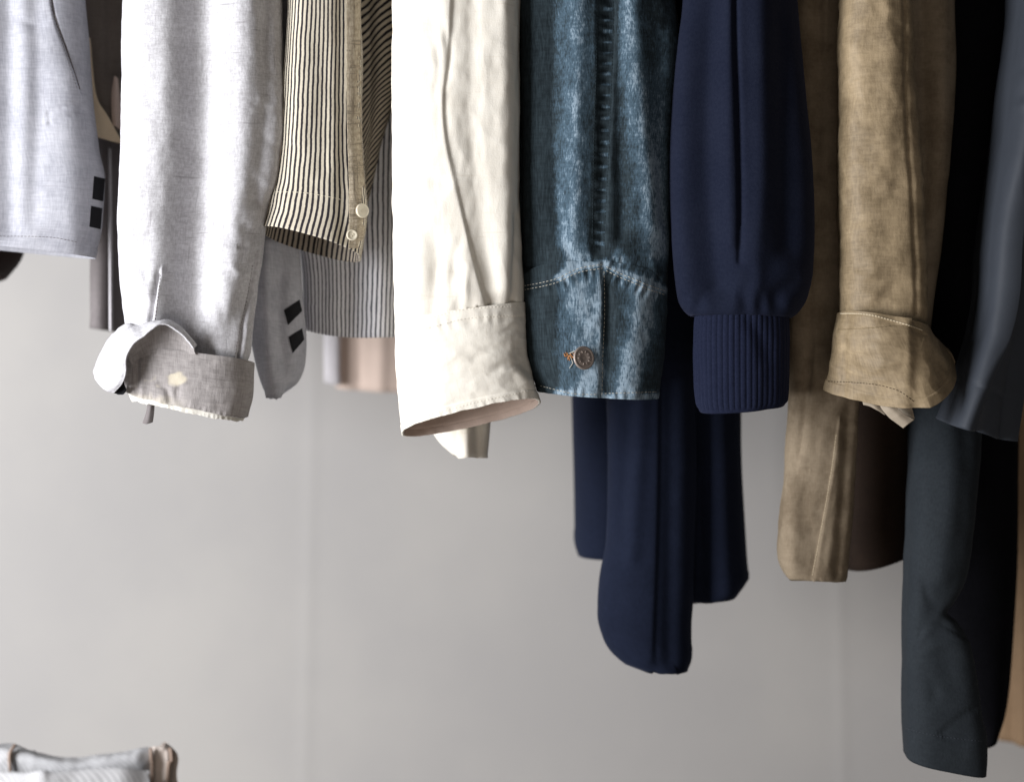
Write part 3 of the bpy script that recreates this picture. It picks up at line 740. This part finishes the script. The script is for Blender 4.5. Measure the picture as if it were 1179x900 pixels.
bm = bmesh.new(); rr = np.random.RandomState(3)
for k in range(22):
    x = 648.5 + rr.rand() * 15; y = 408 - (x - 655) * -.12 + rr.randn() * 2.4
    q = drape(T, [(x, y), (x + rr.randn() * .8 + 1, y + 3.5 + rr.randn() * .6)])
    if len(q) == 2: bar_bm(bm, [q[0][0] + q[0][1] * .0002, (q[0][0] + q[1][0]) / 2 + q[0][1] * (.0006 + rr.rand() * .0006), q[1][0] + q[1][1] * .0002], .0005, 6)
link_bm('buttonhole', bm, M['orange_thread'], g)
bm = bmesh.new()
for (a, b_, c) in (((657, 410), (660, 418), (656, 424)), ((662, 408), (668, 413), (672, 421)), ((655, 407), (662, 404), (667, 406))):
    q = drape(T, [a, b_, c])
    bar_bm(bm, [p + nn * .0012 for p, nn in q], .00045, 6)
link_bm('loose_thread', bm, M['denim_thread'], g)
tube('body', [(580, TOP, 790, TOP), (583, 0, 786, 0), (586, 150, 780, 150), (588, 300, 764, 300), (592, 370, 752, 370), (612, 425, 748, 430)], .10, M['denim'], g, b=36, nu=90, nv=90, wrinkles=WR_SOFT, wear_shade=lambda px, py, d: px * 0 + .1)
sheet('collar_lining', [[(766, -40, 44), (772, -40, 40), (776, -40, 42)], [(767, -5, 44), (772, -5, 40), (777, -5, 42)], [(770, 14, 44), (775, 15, 40), (780, 18, 42)], [(779, 28, 44), (781, 30, 42), (783, 34, 44)]], M['tan_in'], g, nu=16, nv=30)

# ---- navy sweatshirt
g = thing('navy_sweatshirt', 'navy blue sweatshirt with a full sleeve gathered into a ribbed cuff', 'sweatshirt', (853, 476, -.01))
NV = tube('sleeve', [(796, TOP, 905, TOP), (786, 0, 917, 0), (780, 50, 921, 50), (774.5, 120, 928, 120), (772, 190, 935, 200), (773.5, 260, 937.5, 265), (776, 310, 936, 310), (780, 344, 930, 340, 38), (788, 359, 921, 357, 36), (797, 364, 909, 366, 32), (803, 362, 905, 364, 29), (806, 356, 902, 358, 28)],
     -.012, M['navy'], g, b=42, nu=300, nv=300, n=2.2, inner=0,
     folds=[('v', [(848, -320), (847, 0), (850, 120), (853, 220), (852, 300)], -3.6, 4), ('s', [(846, -320), (845, 0), (848, 120), (851, 260)], -1.5, 1.2, 14), ('s', [(850, -320), (849, 0), (853, 120), (855, 260)], 1.5, 1.2, 14), ('v', [(815, -100), (811, 100), (812, 220), (820, 320)], -13, 23), ('v', [(786, 0), (783, 200), (787, 330)], 3, 10), ('v', [(836, -50), (838, 140), (840, 280)], 3.5, 8),
            ('v', [(874, -50), (876, 180), (868, 330)], 4, 12), ('v', [(906, 0), (908, 280)], -6, 15), ('t', [(800, 350), (824, 334), (846, 338)], -3.5, 9), ('t', [(850, 345), (864, 325), (862, 300)], -2.0, 8), ('t', [(880, 352), (900, 336), (924, 322)], -3, 10), ('p', [(790, 350), (850, 352), (920, 348)], 1.0, 12, 23)],
     wrinkles=[(1.2, 50, 110, 28), (.25, 12, 22, 29)])
NC = tube('ribbed_cuff', [(810, 350, 898, 351, 22, 3), (801, 362, 907, 364, 33), (799, 400, 908.5, 400, 36), (799.5, 440, 908, 440, 36), (801, 464, 907, 460, 35, -2), (805, 474, 903, 466, 33, -4)],
     -.012, M['navy_rib'], g, nu=620, nv=110, n=2.3, inner=.3, thick=3.2, ribs=(5.2, .85, 2, 0), wrinkles=[(.8, 40, 50, 30), (.35, 12, 20, 31)], folds=[('t', [(846, 345), (870, 380), (888, 420)], -1.6, 9), ('v', [(885, 350), (884, 470)], -1.5, 12)])
tube('body', [(775, TOP, 915, TOP), (775, 0, 915, 0), (780, 200, 925, 200), (790, 330, 915, 330)], .09, M['navy'], g, b=30, nu=90, nv=80, wrinkles=WR_SOFT)

# ---- long navy coat behind
g = thing('navy_coat', 'long dark navy wool coat with rounded tails, behind the denim and navy sleeves', 'coat', (755, 768, .12))
tube('front_panel', [(690, TOP, 800, TOP), (692, 200, 800, 200), (698, 440, 800, 440), (700, 560, 801, 560), (698, 620, 800, 620), (690, 672, 799, 690), (688.5, 705, 797, 715), (695, 735, 796, 740), (712, 757, 795, 756), (738, 768, 790, 769)],
     .11, M['navy_wool'], g, b=38, nu=200, nv=260, n=2.2, inner=.06, thick=2.5, hem=(26, 1.0),
     folds=[('s', [(760, 420), (758, 600), (752, 770)], -3, 2.5, 40), ('v', [(728, 300), (722, 470), (712, 600)], -4, 9), ('v', [(742, 300), (738, 480), (728, 640)], 3, 9), ('v', [(775, 440), (772, 760)], -3, 10)], wrinkles=[(1.4, 50, 120, 32), (.3, 16, 20, 33)])
tube('side_panel', [(756, TOP, 850, TOP), (758, 200, 850, 200), (762, 350, 851, 350), (766, 480, 852, 480), (770, 580, 855, 580), (774, 640, 858.5, 640), (778, 682, 860, 662), (786, 690, 848, 678)],
     .18, M['navy_wool'], g, b=70, nu=140, nv=180, inner=.06, thick=2.5, hem=(26, 1.0), folds=[('v', [(826, 450), (834, 680)], 4, 12), ('v', [(800, 450), (806, 690)], -4, 10)], wrinkles=[(1.4, 50, 120, 34)])
tube('back_panel', [(652, TOP, 740, TOP), (655, 200, 740, 200), (659, 460, 740, 460), (661, 560, 740, 560), (661.5, 622, 740, 630), (666, 638, 738, 640)],
     .24, M['navy_wool'], g, b=60, nu=120, nv=140, inner=.06, thick=2.5, hem=(26, 1.0), wrinkles=[(1.2, 50, 120, 35)])

# ---- tan jacket
g = thing('tan_jacket', 'creased tan cotton jacket with a wide turned-back sleeve cuff', 'jacket', (1020, 480, -.01))
TN = tube('sleeve', [(966, TOP, 1044, TOP), (968, 0, 1046, 0), (966.5, 60, 1049, 60), (967, 120, 1052, 120), (965.5, 180, 1058, 180), (966, 240, 1061, 240), (967, 290, 1063, 290), (968, 345, 1065, 350), (974, 385, 1058, 395, 24)],
     -.008, M['tan'], g, b=36, nu=260, nv=320, n=2.9, inner=.1,
     folds=[('v', [(1041, -100), (1044, 120), (1052, 250), (1056, 360)], -1.6, 3), ('v', [(1020, -80), (1024, 100), (1018, 200)], 2.2, 12), ('t', [(970, 88), (985, 96), (1008, 86)], 0.63, 4), ('t', [(968, 104), (990, 112), (1012, 106)], -0.72, 5), ('t', [(1016, 92), (1026, 120), (1014, 146)], -0.81, 5), ('t', [(968, 160), (990, 157), (1022, 164)], -0.63, 4),
            ('t', [(968, 268), (1000, 266), (1020, 284)], 0.99, 7), ('t', [(972, 320), (1000, 318), (1014, 304), (1040, 296)], 1.08, 6), ('t', [(968, 304), (988, 306), (1004, 300)], -1.08, 7), ('t', [(996, 358), (1008, 338), (1024, 326)], 0.99, 6), ('t', [(1010, 348), (1030, 330), (1054, 330)], -1.08, 8), ('t', [(1006, 226), (1022, 216), (1046, 224)], 0.81, 6), ('t', [(970, 240), (994, 250), (1012, 244)], -0.81, 6),
            ('t', [(970, 200), (986, 190), (1004, 196)], 0.59, 5), ('t', [(1008, 176), (1020, 196), (1014, 216)], -0.59, 5), ('t', [(1040, 160), (1048, 220), (1056, 260)], 0.54, 5), ('p', [(967, -20), (967, 350)], 1.0, 6, 21)],
     wrinkles=[(1.0, 26, 30, 36), (.35, 9, 8, 38), (.8, 26, 22, 66, 'r', .3)])
TC = tube('turned_cuff', [(966, 360, 1066, 379, 46, 3, 0, 0, 2.6), (961, 385, 1079, 390, 50, -10, .12, 0, 2.1), (957, 415, 1093, 404, 53, -26, .28, 0, 1.6), (950, 449, 1101, 417, 54, -42, .40, 0, 1.32)],
     -.006, M['tan'], g, nu=300, nv=150, n=2.4, inner=.95, thick=3.2, lining=M['tan_in'], hem=(11, .8),
     folds=[('v', [(976, 365), (972, 455)], -1.6, 5), ('v', [(1012, 370), (1014, 450)], 2.2, 16), ('s', [(1049, 470), (1050, 420), (1048, 375)], 6, 5, 60), ('b', (1086, 420, 24, 40), -4), ('t', [(985, 395), (1005, 388), (1030, 396)], -1.4, 6), ('t', [(985, 416), (1010, 420), (1040, 412)], 1.0, 7), ('s', [(1066, 384), (1042, 376), (1004, 365), (967, 363)], -.9, 1.2, 8)],
     wrinkles=[(.9, 24, 26, 39), (.3, 9, 8, 40), (.9, 26, 20, 67, 'r', .3)])
T = bvh_of(TC)
stitches('cuff_stitching', T, [[(953, 439), (980, 440), (1010, 443), (1035, 450), (1052, 462)]], M['shaded_brown'], g, r=.3)
stitches('edge_piping', T, [[(968, 361), (985, 361), (1004, 363), (1024, 368), (1045, 374), (1064, 381)]], M['tan_thread'], g, r=.7, length=3.2, gap=-.4)
sheet('inner_fold', [[(1008, 446, -38), (1015, 446, -46), (1024, 448, -46)], [(1013, 467, -36), (1020, 465, -44), (1028, 463, -44)], [(1024, 481, -34), (1031, 477, -42), (1038, 474, -42)], [(1040, 493, -32), (1045, 489, -38), (1053, 483, -38)]], M['tan_in'], g, thick=2, nu=20, nv=50, wrinkles=[(.4, 8, 8, 42)])
sheet('inner_fold', [[(1022, 452, -26), (1034, 456, -28), (1044, 462, -28)], [(1027, 466, -24), (1038, 467, -27), (1050, 470, -28)], [(1038, 477, -24), (1044, 478, -26), (1053, 482, -28)]], M['tan_in'], g, thick=1.5, nu=24, nv=24, wrinkles=[(.5, 10, 10, 43)])
sheet('inner_fold', [[(988, 448, -20), (1000, 449, -24), (1012, 450, -20)], [(992, 458, -18), (1001, 460, -22), (1010, 460, -18)], [(994, 466, -16), (1006, 470, -18), (1020, 478, -16)]], M['tan_in'], g, thick=1.5, nu=24, nv=24, wrinkles=[(.8, 10, 10, 44)])
BP = tube('front_panel', [(905, TOP, 976, TOP), (908, 0, 976, 0), (914, 120, 980, 120), (912, 250, 986, 250), (907, 370, 988, 370), (907, 440, 990, 440), (905.5, 500, 987, 500), (901, 560, 983, 560), (896, 610, 979, 610), (895, 640, 976, 640), (899, 655, 974, 660), (906, 664, 972, 668)],
     .06, M['tan_body'], g, b=24, nu=200, nv=320, n=2.6, inner=.08, thick=2, hem=(6, .5),
     folds=[('v', [(946, -100), (944, 60), (940, 200)], -4, 8), ('v', [(951, -100), (950, 60)], 3.5, 5), ('v', [(932, 300), (930, 420), (922, 520)], -2.6, 6), ('s', [(938, 395), (934, 440), (926, 500), (918, 540)], 1.6, 1.4, 20), ('s', [(965, 485), (958, 540), (948, 600), (936, 668)], 1.8, 1.3, 20), ('v', [(978, 470), (966, 660)], -3, 7), ('v', [(912, 560), (914, 660)], 3, 10), ('t', [(900, 610), (925, 602), (945, 615)], -1.4, 7)],
     wrinkles=[(2.0, 30, 60, 45), (.8, 12, 26, 47), (.3, 6, 8, 61)])
T = bvh_of(BP)
stitches('seam_stitching', T, [[(963, 500), (957, 545), (947, 602), (935, 664)]], M['tan_thread'], g, r=.35, gap=.4)
tube('back_panel', [(975, TOP, 1062, TOP), (975, 200, 1062, 200), (972, 400, 1062, 400), (968, 500, 1062, 500), (966, 600, 1062, 590), (970, 652, 1060, 617, 70, -6)], .19, M['shaded_brown'], g, b=80, nu=130, nv=150, inner=.08, thick=2, wrinkles=[(1.5, 50, 110, 48)])  # same jacket cloth, coloured dark to stand for shade
tube('side_panel', [(1024, TOP, 1096, TOP), (1026, 0, 1098, 0), (1028, 60, 1100, 60), (1030, 120, 1098, 120), (1032, 200, 1091, 200), (1034, 280, 1083, 280), (1038, 340, 1074, 340), (1040, 420, 1064, 420)], .05, M['tan_body'], g, b=26, nu=130, nv=150, folds=[('v', [(1060, -80), (1064, 120), (1066, 260)], -6, 10), ('v', [(1086, -60), (1084, 200)], 3, 8)], wrinkles=WR_SOFT)

# ---- black jacket
g = thing('black_jacket', 'plain black wool jacket hanging between the tan jacket and the slate raincoat', 'jacket', (1110, 560, .16))
tube('body', [(1056, TOP, 1210, TOP), (1058, 0, 1210, 0), (1060, 200, 1210, 200), (1064, 330, 1210, 330), (1072, 400, 1205, 410), (1080, 440, 1200, 450)], .085, M['black'], g, b=40, nu=140, nv=160, folds=[('v', [(1110, -50), (1105, 400)], 5, 20)], wrinkles=[(1.5, 50, 120, 49)])

# ---- slate raincoat
g = thing('slate_raincoat', 'long dark slate nylon raincoat at the right with its hem hanging lowest', 'raincoat', (1090, 886, .06))
RS = tube('sleeve', [(1166, TOP, 1262, TOP, 66, 0, -.3), (1166, 0, 1262, 0, 66, 0, -.3), (1160, 60, 1252, 60, 66, 0, -.3), (1153, 110, 1240, 110, 66, 0, -.32), (1148, 160, 1228, 160, 66, 0, -.34), (1139, 230, 1212, 230, 66, 0, -.36), (1130.5, 295, 1200, 300, 66, 0, -.38), (1128, 340, 1194, 350, 65, 0, -.4), (1122, 382, 1188, 395, 64, 0, -.42), (1112, 415, 1182, 430, 62, 0, -.42), (1101, 446, 1178, 468, 60, 0, -.42), (1085, 485, 1172, 508, 56, -6, -.42)],
     0.0, M['slate'], g, nu=260, nv=280, n=2.0, inner=.15, thick=1.6,
     folds=[('t', [(1164, 70), (1176, 78), (1190, 72)], -2.2, 6), ('t', [(1160, 96), (1172, 108), (1190, 104)], -2.0, 6), ('t', [(1158, 118), (1170, 124), (1182, 120)], 1.8, 5), ('s', [(1120, 372), (1117, 420), (1100, 490)], 1.2, 1.4, 14), ('s', [(1205, 60), (1182, 180), (1163, 240), (1151, 300), (1144, 380), (1135, 440), (1116, 510)], -22, 7, 300), ('v', [(1108, 436), (1122, 442), (1140, 448), (1190, 462)], -2.0, 2), ('s', [(1190, 464), (1140, 450), (1122, 444), (1108, 438)], -1.4, 1.2, 14)],
     wrinkles=[(1.1, 34, 70, 50), (.3, 12, 16, 51)])
RB = tube('front_panel', [(1052, TOP, 1150, TOP, 40, 0, 0, 90), (1052, 300, 1140, 300, 40, 0, 0, 90), (1050, 440, 1130, 440, 40, 0, 0, 60), (1048, 540, 1123, 545, 38, 0, 0, 15), (1045.5, 610, 1117, 615, 36), (1043, 655, 1109, 660, 34), (1042, 684, 1095, 690, 32), (1041.5, 700, 1087, 702, 31), (1041, 715, 1099, 714, 31), (1040.5, 740, 1114, 740, 31), (1040, 780, 1122, 780, 31), (1040, 815, 1128, 822, 31), (1041.5, 845, 1134, 848, 31), (1043, 869, 1132, 887, 30, -4)],
     .05, M['slate_dark'], g, nu=240, nv=360, n=3.4, inner=.06, thick=2, hem=(34, .6),
     folds=[('v', [(1092, 440), (1094, 560), (1084, 660)], 5, 16), ('s', [(1054, 744), (1064, 726), (1080, 720), (1098, 728), (1116, 738)], -2.2, 1.2, 14), ('t', [(1058, 756), (1080, 742), (1112, 746)], 1.6, 6), ('s', [(1122, 812), (1100, 826), (1080, 844)], -1.4, 1.1, 12), ('t', [(1068, 782), (1076, 796), (1074, 812)], -1.4, 7), ('t', [(1086, 704), (1070, 690), (1062, 660)], -1.5, 5), ('t', [(1086, 704), (1074, 716), (1060, 726)], 1.3, 5)],
     wrinkles=[(1.2, 36, 60, 53), (.4, 14, 20, 54)])
stitches('hem_stitching', bvh_of(RB), [[(1043, 838), (1075, 846), (1105, 850), (1132, 853)]], M['slate'], g, r=.3)
tube('back_panel', [(1075, TOP, 1178, TOP), (1075, 300, 1178, 300), (1074, 500, 1171, 500), (1070, 620, 1169, 620), (1066, 720, 1165, 720), (1080, 790, 1160, 780), (1100, 836, 1154, 812), (1114, 855, 1142, 842)], 0.2, M['black'], g, b=50, nu=130, nv=180, inner=.06, thick=2, wrinkles=[(1.4, 40, 90, 55)])  # raincoat's own back, coloured black to carry its shadow

# ---- brown coat at the right edge, far back
g = thing('brown_coat', 'brown cotton coat at the right edge, far back beside the slate raincoat', 'coat', (1185, 862, .38))
tube('body', [(1130, TOP, 1300, TOP), (1132, 300, 1300, 300), (1136, 600, 1300, 600), (1142, 780, 1300, 790), (1148, 850, 1296, 868)], .40, M['brown_coat'], g, b=40, nu=130, nv=150, wrinkles=WR_COTTON, hem=(24, 1.2), folds=[('v', [(1160, 500), (1164, 860)], -6, 9), ('v', [(1180, 500), (1178, 860)], 5, 10)])

# ---- folded ticking trousers at the lower left
g = thing('folded_trousers', 'folded white and grey striped trousers with brown ends at the lower left', 'trousers', (90, 980, -.2))
sheet('back_fold', [[(-70, 862, 120), (-20, 858, 116), (14, 857, 112), (45, 866, 106), (82, 871, 104), (125, 867, 104), (158, 861, 106), (176, 859, 110)],
                    [(-70, 866, 112), (-20, 864, 98), (14, 866, 94), (45, 874, 90), (82, 879, 88), (125, 875, 88), (158, 869, 92), (178, 868, 100)],
                    [(-70, 900, 108), (-20, 900, 96), (14, 900, 92), (45, 902, 88), (82, 902, 86), (125, 902, 86), (158, 902, 90), (182, 902, 98)],
                    [(-70, 990, 106), (-20, 990, 96), (14, 990, 92), (45, 990, 88), (82, 990, 86), (125, 990, 86), (158, 990, 90), (184, 990, 98)]], M['ticking'], g, dy=-300, thick=28, nu=130, nv=60, wrinkles=[(1.6, 22, 22, 56), (.6, 8, 8, 57)])
sheet('front_fold', [[(-60, 896, 84), (0, 890, 80), (30, 893, 76), (48, 891, 72), (62, 892, 74), (100, 888, 76), (140, 887, 78), (170, 889, 84)],
                     [(-60, 900, 74), (0, 896, 68), (30, 897, 64), (48, 895, 60), (62, 897, 62), (100, 893, 66), (140, 892, 68), (172, 895, 76)],
                     [(-60, 990, 72), (0, 990, 68), (30, 990, 64), (48, 990, 62), (62, 990, 62), (100, 990, 64), (140, 990, 66), (174, 990, 76)]], M['ticking'], g, dy=-300, thick=16, nu=110, nv=50, wrinkles=[(1.2, 18, 18, 58)])
sheet('brown_end', [[(172, 861, 108), (177, 859, 100), (186, 862, 98), (195, 860, 100), (200, 863, 112)], [(173, 880, 106), (178, 880, 97), (186, 882, 99), (194, 880, 97), (200, 880, 110)], [(176, 990, 104), (180, 990, 96), (186, 990, 98), (190, 990, 96), (196, 990, 108)]], M['taupe_band'], g, dy=-300, thick=14, nu=30, nv=50, wrinkles=[(.8, 9, 12, 59)])
sheet('brown_end', [[(15, 857, 94), (17, 856, 90), (19, 858, 92)], [(9, 868, 92), (11, 868, 88), (14, 868, 90)], [(10, 888, 90), (12, 889, 87), (14, 889, 89)]], M['brown_band'], g, dy=-300, thick=2, nu=12, nv=30)

for q in ([(171.5, 861, 97), (173, 860, 94.5), (175.5, 861, 95)], [(194, 860, 96), (197, 861, 94), (200, 863, 97)]):
    sheet('brown_edge', [q, [(a + 1, b + 14, c - 1.5) for a, b, c in q], [(a + (1.5 if a < 180 else -3), b + 26, c - 1.5) for a, b, c in q], [(a + (2 if a < 180 else -7), b + 120, c - 1.5) for a, b, c in q]], M['brown_band'], g, dy=-300, thick=1.6, nu=10, nv=50)

# ------------------------------------------------------------------ wall
def make_wall():
    m, nt, bs = new_mat('painted wall')
    obj = N_(nt, 'ShaderNodeTexCoord').outputs['Object']
    n1 = noise_(nt, obj, 3, 3, 4, .6); n2 = noise_(nt, obj, 120, 120, 3, .6)
    c = mixc(nt, ramp01(nt, n1, .3, .7), (.41, .398, .388), (.455, .44, .42))
    nt.links.new(c, bs.inputs['Base Color']); bs.inputs['Roughness'].default_value = .7; bs.inputs['Specular IOR Level'].default_value = .25
    bp = N_(nt, 'ShaderNodeBump'); bp.inputs['Strength'].default_value = .15; bp.inputs['Distance'].default_value = .001
    nt.links.new(n2, bp.inputs['Height']); nt.links.new(bp.outputs[0], bs.inputs['Normal'])
    YW = .56
    xs = np.unique(np.concatenate([np.linspace(-2.4, 2.4, 120)] + [np.linspace(c0 - .03, c0 + .03, 61) for c0 in (at(360, 0, YW)[0], at(962, 0, YW)[0], at(-230, 0, YW)[0], at(1500, 0, YW)[0])]))
    zs = np.linspace(-1.6, 1.4, 40)
    X, Z = np.meshgrid(xs, zs); Yv = np.full(X.shape, YW)
    for px in (360, 962, -230, 1500):      # upright joint beads between the wall boards
        c0 = at(px, 0, YW)[0] + (Z * .02 if px == 360 else Z * -.02)
        Yv = Yv - .0005 * np.exp(-((X - c0) / .009) ** 2)
    P = np.stack([X, Yv, Z], -1); nu, nv = len(xs), len(zs); idx = np.arange(nu * nv).reshape(nv, nu)
    q = np.stack([idx[:-1, :-1], idx[:-1, 1:], idx[1:, 1:], idx[1:, :-1]], -1).reshape(-1, 4)
    uv = np.stack([X, Z], -1).reshape(-1, 2)
    o = build_mesh('wall', P.reshape(-1, 3), q, uv[q.reshape(-1)], m)
    o['kind'] = 'structure'
make_wall()

# ------------------------------------------------------------------ light
def area(name, loc, target, sx, sy, power, col):
    l = bpy.data.lights.new(name, 'AREA'); l.shape = 'RECTANGLE'; l.size = sx; l.size_y = sy; l.energy = power; l.color = col
    o = bpy.data.objects.new(name, l); COL.objects.link(o); o.location = loc
    o.rotation_euler = (Vector(target) - Vector(loc)).to_track_quat('-Z', 'Y').to_euler()
    return o
area('window_light', (-1.68, -1.02, .04), (-.1, 0, -.08), .95, 1.2, 74, (.97, .975, 1.0))
area('warm_fill', (.1, -2.4, -1.2), (0, .5, -.45), 1.6, 1.2, 11, (1.0, .88, .78))  # added warm fill that lifts the shadows, stands for no actual lamp
w = bpy.data.worlds.new('World'); scene.world = w; w.use_nodes = True
bg = w.node_tree.nodes['Background']; bg.inputs[0].default_value = (1, .95, .92, 1); bg.inputs[1].default_value = .07

# ------------------------------------------------------------------ camera
cam = bpy.data.cameras.new('camera'); co = bpy.data.objects.new('camera', cam); COL.objects.link(co)
co.location = CAM.tolist(); co.rotation_euler = (math.radians(90), 0, 0)
cam.sensor_width = 36; cam.lens = 36 * D / (1179 * S); cam.clip_end = 50; cam.clip_start = .02
cam.dof.use_dof = True; cam.dof.focus_distance = D - .03; cam.dof.aperture_fstop = 2.2
scene.camera = co
scene.view_settings.view_transform = 'Standard'; scene.view_settings.look = 'None'
scene.view_settings.exposure = 0; scene.view_settings.gamma = 1
